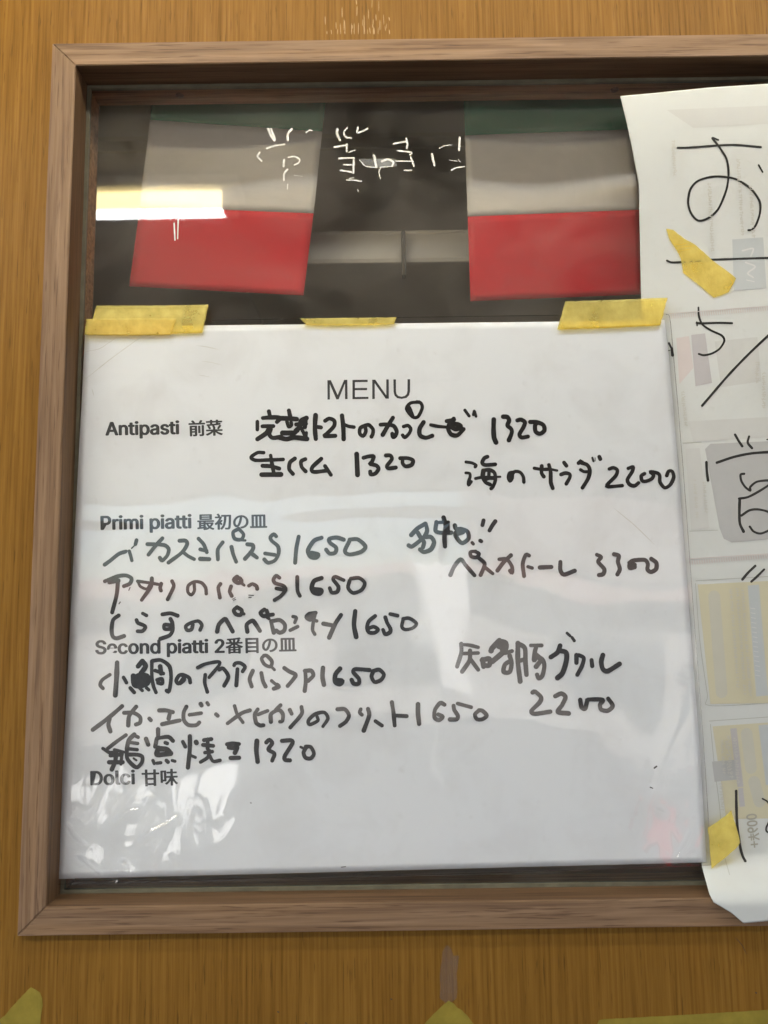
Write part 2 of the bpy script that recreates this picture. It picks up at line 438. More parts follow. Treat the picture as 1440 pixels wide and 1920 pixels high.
keep_world(boxobj('board', x0, x1, .095, YB - .001, z0, z1, PALE, None, .004), bm_)
p = px(757, 480, .088); keep_world(boxobj('bracket', p.x-.0018, p.x+.0018, .085, .0945, p.z-.018, p.z+.022, DARK, None, .002), bm_)
x0, x1, z0, z1 = span(60, 1250, 246, 263, .295)
tag(boxobj('trim_strip', x0, x1, .295, YB - .001, z0, z1, STRIP, None, .003), 'thin tan strip high in the dark room above the beam', 'trim')

# ------------------------------------------------------------------ the two flags
def stripe(name, col):
    m = mat(name, col, .75, .2); b = m.node_tree.nodes['Principled BSDF']
    n = noise_tex(m, coords(m, (25, 25, 25)), 1, 4, .6)
    L(m, ramp(m, n, [(.3, tuple(x*.9 for x in col)), (.7, col)]), b.inputs['Base Color']); return m
FG, FWH, FR = stripe('flag_green', (.025, .22, .12)), stripe('flag_white', (.68, .665, .64)), stripe('flag_red', (.62, .03, .045))
def flag(rows, label, seed):
    """rows: (left pixel, right pixel) at the top, at both stripe joints and at the bottom"""
    yf = .058
    f = empty('flag', px((rows[0][0][0]+rows[0][1][0])/2, rows[0][0][1], yf)); tag(f, label, 'flag', 'paper flags behind the glass')
    bpy.context.view_layer.update()
    for k, (nm, m) in enumerate((('green_stripe', FG), ('white_stripe', FWH), ('red_stripe', FR))):
        (a, b), (c, d) = rows[k], rows[k+1]
        e = coons([(0, *a), (1, *b)], [(0, *c), (1, *d)], [(0, *a), (1, *c)], [(0, *b), (1, *d)])
        sheet(nm, e, 24, 12, lambda u, v: yf + .0022*math.sin(u*.018 + seed) + .0016*math.sin(v*.02 + u*.006 + seed), m, f, .0003)
    return f
flag([((291,120),(618,140)), ((281,225),(604,247)), ((262,387),(588,400)), ((242,537),(569,554))], 'tilted green white and red flag hanging inside, left one near the frame', .4)
flag([((866,105),(1185,96)), ((872,254),(1182,243)), ((877,406),(1200,393)), ((882,565),(1206,552))], 'upright green white and red flag hanging inside, right one beside the notice', 2.1)

# ------------------------------------------------------------------ the flyer used as a handwritten notice
def y_fly(u, v):
    return .0185 - .0247*sst(1596, 1699, v) - .0004*math.sin(u*.012)*math.sin(v*.006) - .0105*sst(520, 190, v)
def y_prt(u, v): return y_fly(u, v) - .0002*sst(1560, 1620, v)      # print and pen follow the lifted end a hair in front of it
notice = empty('notice', px(1400, 950, .0182)); tag(notice, 'large white flyer back used as a handwritten notice, right of the menu', 'notice')
bpy.context.view_layer.update()
e = coons([(0, 1163, 180), (.16, 1240, 173), (.35, 1330, 164), (.58, 1440, 157), (1, 1640, 146)],
          [(0, 1338, 1692), (.06, 1352, 1700), (.11, 1372, 1712), (.18, 1394, 1731), (.36, 1440, 1727), (1, 1660, 1716)],
          [(0, 1163, 180), (.035, 1175, 230), (.07, 1187, 288), (.105, 1198, 345), (.15, 1199, 410), (.25, 1202, 560), (.6, 1250, 1080), (.955, 1316, 1625), (.985, 1330, 1676), (1, 1338, 1692)],
          [(0, 1640, 146), (1, 1660, 1716)])
sheet('sheet', e, 130, 420, y_fly, FLYER, notice, .00015)
def faint(name, col):
    col = tuple(c*.75 for c in col)
    return mottled(name, tuple(c*.96 for c in col), col, 60, .65, .2)
F_GREY, F_LILAC, F_YEL, F_BLUE, F_PINK, F_LINE, F_TXT = (faint('show_through_grey', (.56, .565, .56)), faint('show_through_lilac', (.60, .58, .59)), faint('show_through_yellow', (.72, .68, .49)),
    faint('show_through_blue', (.60, .64, .65)), faint('show_through_pink', (.75, .68, .66)), faint('show_through_line', (.48, .49, .43)), faint('show_through_text', (.67, .66, .60)))
def printed(m, polys=(), lines=(), lift=.00018):
    S = Strokes(y_prt, lift)
    for q in polys: S.poly(q); S.build('faint_print', m, notice); k = S.k; S = Strokes(y_prt, lift); S.k = k
    for w, q in lines: S.line(q, w, wob=0)
    if lines: S.build('faint_print', m, notice)
def pill(a, b, r):
    a, b = Vector(a), Vector(b); d = (b - a).normalized(); n = Vector((-d.y, d.x)); out = []
    for k in range(9): t = math.pi*k/8; out.append(tuple(a - d*r*math.sin(t) + n*r*math.cos(t)))
    for k in range(9): t = math.pi*k/8; out.append(tuple(b + d*r*math.sin(t) - n*r*math.cos(t)))
    return out
printed(F_YEL, [[(1308,1096),(1446,1089),(1462,1318),(1332,1320)], [(1336,1362),(1450,1354),(1466,1534),(1362,1536)]], lift=.00018)
printed(F_GREY, [[(1322,842),(1332,832),(1470,826),(1480,1008),(1372,1017),(1357,1010),(1349,990)], [(1335,1428),(1386,1424),(1388,1461),(1340,1466)]], lift=.00021)
printed(faint('show_through_ash', (.655, .645, .55)), [pill((1339,1118),(1353,1298), 11), pill((1400,1376),(1408,1440), 11), pill((1414,1466),(1424,1503), 11)], lift=.00021)
printed(F_BLUE, [[(1373,449),(1431,445),(1437,540),(1376,545)], [(1402,1098),(1423,1096),(1440,1304),(1418,1306)], [(1422,1360),(1446,1358),(1452,1470),(1436,1472)]], lift=.00021)
printed(F_LILAC, [[(1369,1366),(1381,1365),(1394,1475),(1383,1476)], [(1384,1478),(1393,1477),(1397,1512),(1387,1513)], [(1296,628),(1322,625),(1335,718),(1304,724)]], lift=.00024)
printed(F_PINK, [[(1268,634),(1292,630),(1300,690),(1274,720)]], [(1.6, [(1258 + 4.2*k, 590 - .36*k), (1259 + 4.2*k, 597 - .36*k)]) for k in range(44)] + [(2.2, [(1293 + 4.6*k, 1052 - .38*k), (1294 + 4.6*k, 1058 - .38*k)]) for k in range(34)] + [(1.5, [(1292,1048),(1446,1038)]), (1.2, [(1256,588),(1440,574)])])
printed(F_LINE, lines=[(1, [(1305,1089),(1440,1081)]), (1, [(1304,1094),(1312,1200),(1326,1300),(1331,1323),(1446,1318)]), (1, [(1330,1352),(1446,1344)]), (1, [(1332,1358),(1340,1440),(1350,1520),(1354,1590)]), (.8, [(1280,831),(1315,829)]), (.8, [(1293,996),(1346,994)]), (.9,[(1275,1040),(1286,1130),(1300,1260)]), (1,[(1355,1595),(1368,1640)])])
rr = random.Random(3)
tx = []
for c0, y0, y1 in ((1370, 1106, 1300), (1382, 1104, 1302), (1392, 1104, 1306), (1353, 1385, 1450), (1362, 1390, 1450), (1302, 900, 975), (1320, 905, 965)):
    y = y0
    while y < y1:
        h = rr.uniform(2.5, 6); xx = c0 + (y - y0)*.075
        if rr.random() < .85:
            tx.append((1.1, [(xx - 2.5, y), (xx + 3, y + rr.uniform(-.6, .6))])); tx.append((1.0, [(xx + rr.uniform(-2, 2), y - 1.5), (xx + rr.uniform(-2, 2), y + h*.5)]))
        y += h
for c0, y0, y1, dx in ((1384, 300, 440, .06), (1330, 345, 470, .05), (1262, 265, 330, .06), (1280, 735, 800, .1), (1420, 680, 720, .0), (1432, 700, 765, .0), (1408, 350, 445, .05), (1352, 1470, 1520, .07), (1366, 1380, 1460, .07), (1378, 1385, 1470, .07)):
    y = y0
    while y < y1:
        xx = c0 + (y - y0)*dx; tx.append((1.2, [(xx - rr.uniform(1.5, 4), y), (xx + rr.uniform(1.5, 4), y + rr.uniform(-1, 1))])); tx.append((1.0, [(xx + rr.uniform(-3, 3), y - 2), (xx + rr.uniform(-3, 3), y + 2.4)])); y += rr.uniform(3, 6)
printed(F_TXT, lines=tx, lift=.00027)
printed(faint('show_through_dust', (.70, .71, .69)), [[(1250,206),(1440,198),(1446,232),(1300,240)], [(1340,640),(1420,632),(1428,715),(1352,726)], [(1290,790),(1440,782),(1440,820),(1300,829)], [(1285,842),(1312,840),(1330,990),(1296,994)]], lift=.00017)
printed(faint('show_through_pale', (.74, .75, .74)), lines=[(3, [(1392,470),(1412,466),(1408,480)]), (3, [(1398,492),(1416,500),(1402,512),(1412,520)]), (2, [(1400,525),(1414,528)])] + [(1.6, [(1408 + .08*(y - 1150), y), (1416 + .08*(y - 1150), y + 1.5)]) for y in range(1140, 1270, 9)], lift=.00027)
text_mesh('faint_print', '+¥600', (1405, 1590), (1399, 1527), y_prt, .00022, faint('show_through_price', (.50, .49, .42)), notice, .4, 1.15, -1)
S = Strokes(y_prt, .0003)
crop(S, 1220, 170, 6.195, [(24, [(315,663),(450,660),(800,635),(1000,630),(1280,655)]),
 (25, [(785,572),(715,550),(790,645),(880,790),(905,960),(880,1150),(785,1375),(660,1485),(550,1508),(470,1425),(435,1300),(460,1150),(545,1050),(700,1002),(850,1000),(1000,1032),(1165,1140),(1265,1285),(1270,1420),(1225,1555),(1175,1615),(1135,1620)]), (20, [(1255,865),(1300,945)])])
S.build('handwriting', PEN, notice); S = Strokes(y_prt, .0003)
crop(S, 1220, 470, 6.195, [(24, [(190,115),(240,135),(360,132),(700,105),(1000,95),(1500,80)]), (24, [(555,660),(560,760),(600,855),(700,925),(825,985),(855,1050),(800,1140),(710,1195),(620,1215),(560,1200)]),
 (24, [(535,840),(600,843),(800,838),(945,842)]), (18, [(535,830),(540,870)]), (28, [(598,1800),(900,1450),(1160,1180),(1480,880)])])
S.build('handwriting', PEN, notice); S = Strokes(y_prt, .0003)
crop(S, 1260, 760, 6, [(28, [(710,330),(750,400),(790,460)]), (27, [(867,350),(852,420),(900,482)]), (29, [(505,645),(700,580),(900,540),(1180,520)]), (30, [(387,640),(392,740),(405,845)]),
 (26, [(812,770),(772,780),(780,850),(825,920),(882,960),(880,920),(950,862),(1060,845),(1160,850)]), (27, [(755,1050),(860,1030),(1000,955),(1130,870)]), (31, [(762,1050),(758,1200),(764,1330),(805,1420)]),
 (26, [(782,1240),(870,1182),(960,1170),(1060,1190),(1150,1235)]), (25, [(875,1365),(920,1420),(1000,1442),(1120,1395)]), (16, [(1070,385),(1110,375)])])
S.build('handwriting', PEN, notice); S = Strokes(y_prt, .0003)
crop(S, 1140, 1000, 4.8, [(23, [(1325,293),(1260,355),(1210,415)]), (21, [(1405,325),(1340,390),(1290,435)])])
S.build('handwriting', PEN, notice); S = Strokes(y_prt, .0003)
crop(S, 1260, 1380, 6, [(30, [(722,618),(725,800),(735,1020),(768,1250),(795,1350),(825,1408)]), (20, [(1018,705),(1075,740),(1105,810),(1095,950),(1060,1030),(1065,1075),(1110,1085)])])
S.build('handwriting', PEN, notice)

# ------------------------------------------------------------------ the menu in its clear sleeve
def y_menu(u, v): return .0163 - .0022*sst(1040, 1330, u)*sst(1290, 1625, v) - .0007*math.sin(u*.006 + .6)*math.sin(v*.005)
menu = empty('menu', px(720, 1640, .016)); tag(menu, 'large white menu sheet in a clear sleeve, taped to the window glass', 'menu')
bpy.context.view_layer.update()
e = coons([(0, 160, 612), (.22, 400, 610), (.81, 1045, 603), (1, 1246, 600)], [(0, 107, 1648), (.32, 500, 1638.5), (.73, 1000, 1625), (1, 1325, 1617)],
          [(0, 160, 612), (1, 107, 1648)], [(0, 1246, 600), (.065, 1254, 668), (.27, 1272, 880), (.78, 1312, 1405), (1, 1325, 1617)])
sheet('paper', e, 90, 80, y_menu, PAPER, menu, .0002)

PR = .00012
for q in ([(520,847),(556,846),(626,1000),(694,843),(727,843),(729,1043),(703,1043),(702,882),(637,1045),(613,1046),(545,887),(546,1047),(521,1048)],
          [(780,844),(938,842),(938,865),(806,867),(806,928),(932,927),(932,950),(806,951),(806,1021),(946,1019),(946,1041),(780,1044)],
          [(985,841),(1017,841),(1131,1003),(1131,838),(1157,838),(1158,1038),(1126,1039),(1011,878),(1012,1041),(986,1042)],
          [(1205,838),(1231,838),(1232,960),(1238,990),(1255,1010),(1290,1018),(1325,1009),(1345,988),(1351,958),(1352,836),(1379,836),(1378,962),(1368,1003),(1342,1030),(1292,1041),(1245,1033),(1218,1008),(1207,968)]):
    S = Strokes(y_menu, .00013); S.poly([(520 + a/5.538, 560 + b/5.538) for a, b in q]); S.build('title_letter', PRINT, menu)     # M E N U
for body, a, b, bold, ys in (('Antipasti', (199, 816), (335, 813.5), 1.6, .97), ('前菜', (355, 815.5), (417, 813.5), 1.1, .97), ('Primi piatti', (190, 993), (358, 990), 1.6, .97), ('最初の皿', (371, 991), (500, 988.5), 1.05, .97),
        ('Second piatti 2', (180, 1226), (420, 1223.5), 1.6, .97), ('番目の皿', (424, 1223), (555, 1220), 1.1, .97), ('Dolci', (171, 1472), (252, 1470), 1.6, .97), ('甘味', (267, 1471.5), (333, 1469.5), 1.1, .97)):
    text_mesh('printed_heading', body, a, b, y_menu, PR, PRINT, menu, bold, ys)

def writing(blocks, polys=()):
    S = Strokes(y_menu, .00022)
    for x0, y0, k, data in blocks: crop(S, x0, y0, k, data, 1.1)
    for q in polys: S.poly(q)
    return S.build('handwriting', INK, menu)
# 完熟トマトのカプレーゼ 1320
writing([(460, 740, 4.8, [
 (34,[(212,150),(222,195)]),(36,[(158,210),(220,205),(300,205),(315,215),(285,245)]),(30,[(108,243),(108,315)]),(34,[(155,285),(205,283),(252,283)]),(40,[(215,300),(190,345),(110,400)]),(36,[(228,310),(215,355),(245,388),(320,380)]),
 (34,[(392,142),(404,200)]),(38,[(310,212),(400,215),(462,220)]),(30,[(375,245),(390,290),(415,275),(412,250)]),(44,[(335,345),(390,345),(425,345)]),(42,[(310,385),(370,400),(440,385),(555,398)]),(40,[(550,210),(500,235),(490,290),(455,325)]),(34,[(458,268),(545,262)]),(30,[(470,325),(430,360)]),(38,[(540,225),(535,290)]),(32,[(505,305),(545,385)]),(26,[(550,342),(545,395)]),
 (38,[(632,185),(626,300),(634,398)]),(34,[(645,290),(680,295)]),(34,[(718,235),(755,215),(800,235),(797,285),(735,350),(712,372),(810,370)]),(38,[(870,188),(882,300),(885,400)]),(30,[(890,268),(930,285),(978,292)]),
 (32,[(1085,275),(1035,300),(1030,350),(1060,372),(1085,330),(1080,285),(1110,272),(1148,310),(1148,350),(1135,378)]),
 (34,[(1217,270),(1270,268),(1335,282),(1362,330),(1350,370),(1330,382),(1322,352)]),(36,[(1328,208),(1280,285),(1237,360)])]),
 (640, 740, 4.8, [(30,[(560,287),(600,278),(625,310),(608,352),(572,385),(552,365)]),(28,[(700,66),(622,76),(588,128),(640,200),(690,198),(728,120),(715,75),(680,64)]),(34,[(612,118),(640,190)]),
 (36,[(740,248),(705,305),(708,365),(760,388),(818,370)]),(28,[(805,272),(870,285),(945,292)]),(36,[(1012,215),(975,255),(962,310),(990,358),(1045,365),(1100,310)]),(38,[(980,262),(1050,268),(1075,290),(1030,310),(985,290)]),(34,[(948,238),(1015,225)]),(26,[(1112,140),(1150,192)]),(24,[(1196,148),(1188,180)]),(24,[(1200,152),(1212,195)])]),
 (840, 740, 7.2, [(60,[(618,335),(615,480),(622,580),(648,645)]),(54,[(745,297),(800,302),(825,350),(802,415),(850,460),(862,510),(822,615)]),(52,[(937,347),(985,337),(1038,372),(1018,440),(965,535),(995,578),(1080,565)]),(54,[(1110,368),(1200,372),(1288,410),(1300,485),(1240,527),(1182,498),(1175,420),(1190,390)])])])
# 生ハム 1320
writing([(460, 740, 4.8, [(30,[(165,522),(110,522),(52,563),(90,590),(200,588),(340,583)]),(32,[(228,547),(238,610),(255,700)]),(34,[(155,640),(230,645),(305,665)]),(40,[(147,720),(320,718)]),(34,[(445,575),(402,610),(395,670),(428,713)]),(32,[(540,580),(502,600),(507,650),(543,690)]),
 (34,[(683,577),(605,650),(600,688),(640,695),(740,682)]),(30,[(717,642),(770,722)]),(40,[(1002,535),(1010,722)])]),
 (640, 740, 4.8, [(34,[(200,568),(250,555),(292,557),(272,610),(255,622),(315,638),(335,668),(305,710),(265,718),(260,692)]),(34,[(402,547),(440,547),(455,580),(410,640),(425,663),(490,656)]),(34,[(530,572),(600,572),(645,592),(632,632),(580,645),(552,618),(552,578)])])])
# 海のサラダ 2200
writing([(860, 840, 6.857, [(38,[(95,180),(170,192),(225,222),(212,243)]),(38,[(92,320),(140,327),(147,370),(128,430),(127,478),(163,432)]),(46,[(370,112),(330,130),(302,188),(340,218),(470,210)]),(38,[(218,392),(290,378),(360,375)]),(26,[(460,372),(535,370)]),(44,[(312,292),(305,370),(345,440),(405,470)]),(44,[(312,287),(400,282),(462,322),(470,420),(440,500),(417,522)]),(38,[(390,300),(382,390),(330,405)]),(50,[(340,385),(450,385)]),(34,[(330,300),(320,370)]),
 (40,[(700,312),(652,322),(637,380),(660,428),(690,390),(695,335),(725,302),(790,312),(832,370),(838,438)]),(48,[(670,345),(664,405)]),(40,[(972,260),(1040,272),(1110,275),(1180,270)]),(30,[(1180,272),(1265,290)]),(44,[(1068,232),(1066,320),(1095,368)]),(46,[(1160,217),(1182,300),(1185,440),(1210,518)]),(46,[(1355,187),(1385,228)])]),
 (1060, 840, 6.545, [(42,[(-52,325),(0,308),(52,320),(55,360),(12,440)]),(46,[(162,185),(203,152),(192,178),(268,207),(300,270),(282,370),(210,488)]),(38,[(187,267),(230,290),(288,290)]),(26,[(332,120),(345,162)]),(10,[(365,120),(366,160)]),(44,[(417,108),(428,135)]),
 (42,[(540,257),(590,242),(638,272),(618,342),(512,452),(525,475),(698,462)]),(42,[(772,250),(832,232),(820,290),(762,388),(790,448),(848,465),(898,428)]),(42,[(972,315),(932,342),(942,400),(990,408),(1060,378),(1082,330),(1040,292),(1130,308),(1158,340),(1162,420),(1220,488),(1288,450),(1330,360),(1312,288),(1268,285),(1245,338)])])])
# イカスミパスタ 1650
writing([(170, 960, 5.143, [(34,[(442,272),(432,310)]),(14,[(428,318),(395,350)]),(34,[(335,382),(270,405),(190,468),(135,508)]),(22,[(345,375),(290,395)]),(30,[(372,378),(385,420),(397,468)]),(34,[(547,310),(640,312),(718,322),(753,360),(738,420),(690,468),(667,442)]),(34,[(692,253),(620,332),(557,412)]),
 (34,[(857,277),(915,277),(930,312),(880,390),(750,488)]),(32,[(892,388),(940,425),(998,455)]),(34,[(1040,257),(1090,312),(1120,388)]),(34,[(1057,360),(1118,375)]),(40,[(1057,452),(1143,455)]),(34,[(1273,292),(1227,360),(1227,458)]),(34,[(1358,337),(1375,410),(1403,480)])]),
 (400, 960, 4.5, [(28,[(215,142),(167,170),(180,225),(235,232),(255,190),(220,147)]),(20,[(235,238),(270,240)]),(32,[(287,272),(333,280),(330,322),(267,395)]),(30,[(312,342),(368,385)]),(30,[(530,205),(510,187),(482,212),(492,242),(545,290),(550,350),(520,408),(462,428),(430,400)]),(30,[(437,350),(518,362)]),
 (32,[(720,208),(700,310),(690,428)]),(34,[(913,217),(850,242),(800,320),(820,375),(868,383),(885,358),(830,345)]),(32,[(1100,233),(1040,215),(978,227),(985,260),(1035,300),(1028,343),(980,350),(952,318)]),(32,[(1150,232),(1220,232),(1283,290),(1248,335),(1150,358),(1110,330),(1148,245)])])])
# アサリのパスタ 1650
writing([(170, 960, 5.143, [(34,[(137,668),(250,622),(340,612),(393,640),(378,690),(320,715)]),(40,[(180,678),(265,662)]),(36,[(263,670),(250,800),(207,968)]),(9,[(380,728),(368,755)]),(9,[(285,868),(273,885)]),(28,[(452,667),(560,682),(648,697)]),(24,[(460,682),(482,720),(540,742),(570,700)]),(34,[(590,640),(580,720),(492,848)]),
 (34,[(680,692),(670,730),(678,758)]),(34,[(785,667),(800,720),(742,843)]),(30,[(998,695),(1000,760),(970,800),(937,770),(942,710),(1000,672),(1068,682),(1108,730),(1115,788)])]),
 (400, 960, 4.5, [(30,[(60,607),(42,640),(55,722)]),(30,[(150,627),(138,670),(155,708)]),(34,[(200,548),(175,572),(205,598),(238,588),(222,560),(195,560)]),(22,[(225,590),(260,618)]),(30,[(300,622),(330,607),(363,625),(370,648)]),(7,[(298,701),(340,704)]),(7,[(300,722),(320,722)]),(6,[(160,736),(185,724)]),(6,[(168,746),(190,737)]),
 (30,[(558,555),(530,537),(507,570),(522,600),(590,622),(610,655),(570,708),(517,743)]),(32,[(532,645),(588,655)]),(30,[(708,548),(710,660),(730,708)]),(36,[(913,557),(850,582),(830,640),(850,680),(898,688),(912,660),(850,650)]),(30,[(1100,575),(1030,547),(1012,570),(1055,630),(1045,673),(1000,680),(982,642)]),(30,[(1160,562),(1230,557),(1278,600),(1250,658),(1180,683),(1137,640),(1150,578)])])])
# しらすのペペロンチーノ 1650
writing([(170, 960, 5.143, [(36,[(270,998),(217,1040),(202,1130),(212,1198),(250,1218),(322,1196)]),(34,[(502,978),(538,998)]),(34,[(442,1042),(457,1070),(510,1092),(528,1112),(500,1148),(452,1150)]),(36,[(692,987),(770,977),(838,1000)]),(36,[(770,1032),(787,1070),(790,1140),(760,1190),(672,1223)]),(34,[(770,1092),(712,1087),(712,1128),(770,1128)]),(20,[(662,1228),(655,1308)]),(32,[(985,1085),(972,1132),(930,1140),(918,1100),(970,1067),(1038,1052),(1072,1090),(1055,1138)])]),
 (400, 960, 4.5, [(34,[(32,1008),(47,950),(97,902),(120,930),(163,1008)]),(32,[(200,803),(172,830),(192,863),(230,868),(240,830),(205,806)]),(26,[(240,850),(258,860)]),(34,[(287,1010),(282,950),(330,917),(360,950),(393,1003)]),(32,[(430,823),(397,850),(420,878),(458,868),(450,832)]),(30,[(470,870),(503,865)]),(24,[(455,890),(470,900)]),(32,[(487,922),(495,960),(510,1018)]),(32,[(490,922),(560,912),(603,950),(598,1000),(560,1018),(530,1000)]),(26,[(672,882),(700,892),(687,933)]),(28,[(648,998),(712,967)])]),
 (540, 1130, 5.538, [(38,[(288,105),(220,115),(190,150),(230,178),(272,145),(225,140)]),(34,[(285,110),(265,190),(255,280),(278,328)]),(34,[(240,172),(298,190)]),(40,[(367,218),(458,235)]),(42,[(550,128),(490,220),(427,362)]),(44,[(698,88),(685,230),(708,355)]),(38,[(905,138),(840,192),(820,260),(842,308),(900,312),(935,280),(890,250),(832,268)]),(38,[(1010,152),(1030,210),(1063,270),(1058,308),(1010,328),(987,282)]),(38,[(1062,118),(1138,135)]),(34,[(1195,167),(1260,162),(1333,215),(1298,262),(1220,280),(1182,250),(1195,175)])])])
# 名物!! ペスカトーレ 3300
writing([(750, 960, 6, [(46,[(285,132),(200,182),(127,258)]),(44,[(290,132),(305,210),(270,282),(190,350),(130,390),(97,375)]),(44,[(200,232),(240,300),(270,340),(258,398)]),(46,[(275,282),(348,282),(383,340),(348,420),(270,450),(227,422)]),(44,[(410,115),(400,210),(450,232),(575,232)]),(46,[(490,62),(512,150),(500,280),(507,388)]),(32,[(410,118),(545,112)]),(24,[(545,110),(548,220)]),(44,[(617,150),(632,190),(690,192),(760,222),(770,300),(700,350),(645,300),(622,240),(680,192)]),(54,[(650,240),(705,225)]),(34,[(812,345),(825,360)]),(40,[(902,322),(915,330)]),(42,[(940,95),(927,148)]),(42,[(1072,105),(1040,150),(1007,208)]),
 (42,[(567,708),(612,610),(682,532),(740,600),(838,713)]),(38,[(850,442),(792,450),(802,500),(860,510),(890,470),(852,447)]),(42,[(885,515),(950,575),(940,632),(907,708)]),(36,[(965,630),(1043,693)]),(40,[(1117,532),(1200,532),(1258,610),(1260,685),(1237,660)]),(44,[(1248,487),(1170,560),(1097,658)])]),
 (970, 960, 5.143, [(36,[(113,420),(82,412),(52,500),(65,618)]),(32,[(102,527),(143,540)]),(38,[(217,535),(328,530)]),(38,[(415,482),(415,560),(450,603),(553,567)]),(36,[(767,412),(808,435),(780,480),(838,550),(828,598),(787,608)]),(38,[(932,407),(978,422),(970,480),(988,550),(965,602)]),(40,[(1130,510),(1085,500),(1085,540),(1130,530)]),(38,[(1080,490),(1120,467),(1228,462),(1258,500),(1255,555),(1290,578),(1338,550),(1340,490),(1292,452)])])])
# 灰略豚グリル 2200
writing([(840, 1170, 4.235, [(30,[(105,157),(105,230),(72,338)]),(26,[(110,163),(170,168),(240,185)]),(26,[(112,235),(240,230)]),(32,[(175,212),(170,290),(112,378)]),(30,[(180,282),(240,363)]),(36,[(275,282),(282,338)]),(36,[(270,287),(328,277),(328,328),(280,328)]),(38,[(408,132),(352,190),(342,213)]),(40,[(410,137),(458,152),(450,210),(352,298)]),(30,[(420,182),(442,230),(508,215)]),(34,[(490,252),(505,310),(490,380),(442,380),(452,322),(498,292)]),(44,[(405,175),(445,190)]),
 (36,[(555,152),(555,300),(573,455)]),(34,[(560,157),(610,192),(615,300),(623,403)]),(30,[(575,290),(610,280)]),(28,[(657,170),(743,170)]),(32,[(700,182),(690,220),(682,290),(710,262),(750,282),(765,330),(750,408),(720,433),(707,402)]),(36,[(692,240),(735,285),(700,338)]),(36,[(890,172),(870,225),(817,263)]),(38,[(890,212),(938,227),(940,290),(910,388),(870,428)]),(22,[(945,72),(970,95)]),(24,[(985,107),(1003,133)]),
 (32,[(1020,247),(1020,308)]),(30,[(1040,247),(1078,270),(1065,330),(1027,403)]),(32,[(1140,287),(1145,333)]),(36,[(1230,247),(1217,300),(1230,358),(1270,373),(1362,317)]),(32,[(672,543),(692,537),(738,580),(728,622),(662,690),(690,713),(812,696)]),(34,[(852,573),(900,552),(933,580),(908,640),(872,698),(958,710)]),(32,[(1050,602),(1060,658),(1088,673),(1105,612),(1112,600),(1228,602),(1207,640),(1217,680),(1270,688),(1308,650),(1272,592)])])])
# 小鯛のアクアパッツァ 1650
writing([(170, 1220, 5.143, [(32,[(185,232),(112,282),(92,330),(118,363)]),(44,[(255,115),(250,250),(237,430)]),(32,[(317,258),(345,308)]),(44,[(498,100),(457,150)]),(44,[(500,102),(530,150),(482,220)]),(48,[(412,245),(422,330),(480,338),(548,310),(545,245),(480,235),(432,260)]),(60,[(430,292),(500,280)]),(32,[(382,360),(420,403)]),(30,[(475,362),(498,385)]),(32,[(540,360),(560,378)]),(34,[(590,102),(590,250),(605,340),(630,403)]),(36,[(600,97),(680,92),(758,150),(775,250),(765,350),(750,398),(732,385)]),(34,[(622,192),(700,220)]),(40,[(670,152),(680,220)]),(34,[(642,282),(688,272),(690,318),(650,310)]),
 (34,[(900,255),(850,318),(825,290),(850,242),(890,232),(948,260),(960,308)]),(30,[(885,240),(905,280),(865,318)]),(32,[(1032,163),(1110,127),(1233,107),(1238,140),(1142,258)]),(34,[(1105,232),(1100,310),(1125,398)]),(36,[(1240,182),(1278,172),(1328,250),(1287,338)])]),
 (440, 1200, 4.8, [(32,[(-5,228),(5,210),(50,207),(93,240),(72,283)]),(34,[(25,262),(15,408)]),(34,[(163,277),(135,350),(153,418)]),(34,[(240,297),(255,370),(278,418)]),(30,[(262,142),(242,170),(270,220),(322,240),(335,192),(290,142),(262,140)]),(24,[(330,240),(358,268)]),(28,[(332,367),(380,408)]),(36,[(352,438),(398,420),(380,402)]),(34,[(447,252),(490,282),(548,312),(530,350),(477,413)]),(34,[(632,277),(690,277),(708,320),(662,368)]),(34,[(635,282),(640,370),(630,458)]),(36,[(795,250),(790,330),(803,403)]),(40,[(948,258),(907,310),(905,378),(945,398),(968,370),(930,362)]),(34,[(1213,270),(1140,264),(1080,264),(1068,290),(1118,350),(1115,393),(1072,393),(1052,358)]),(34,[(1240,282),(1300,267),(1343,310),(1318,358),(1260,378),(1232,330),(1245,287)])])])
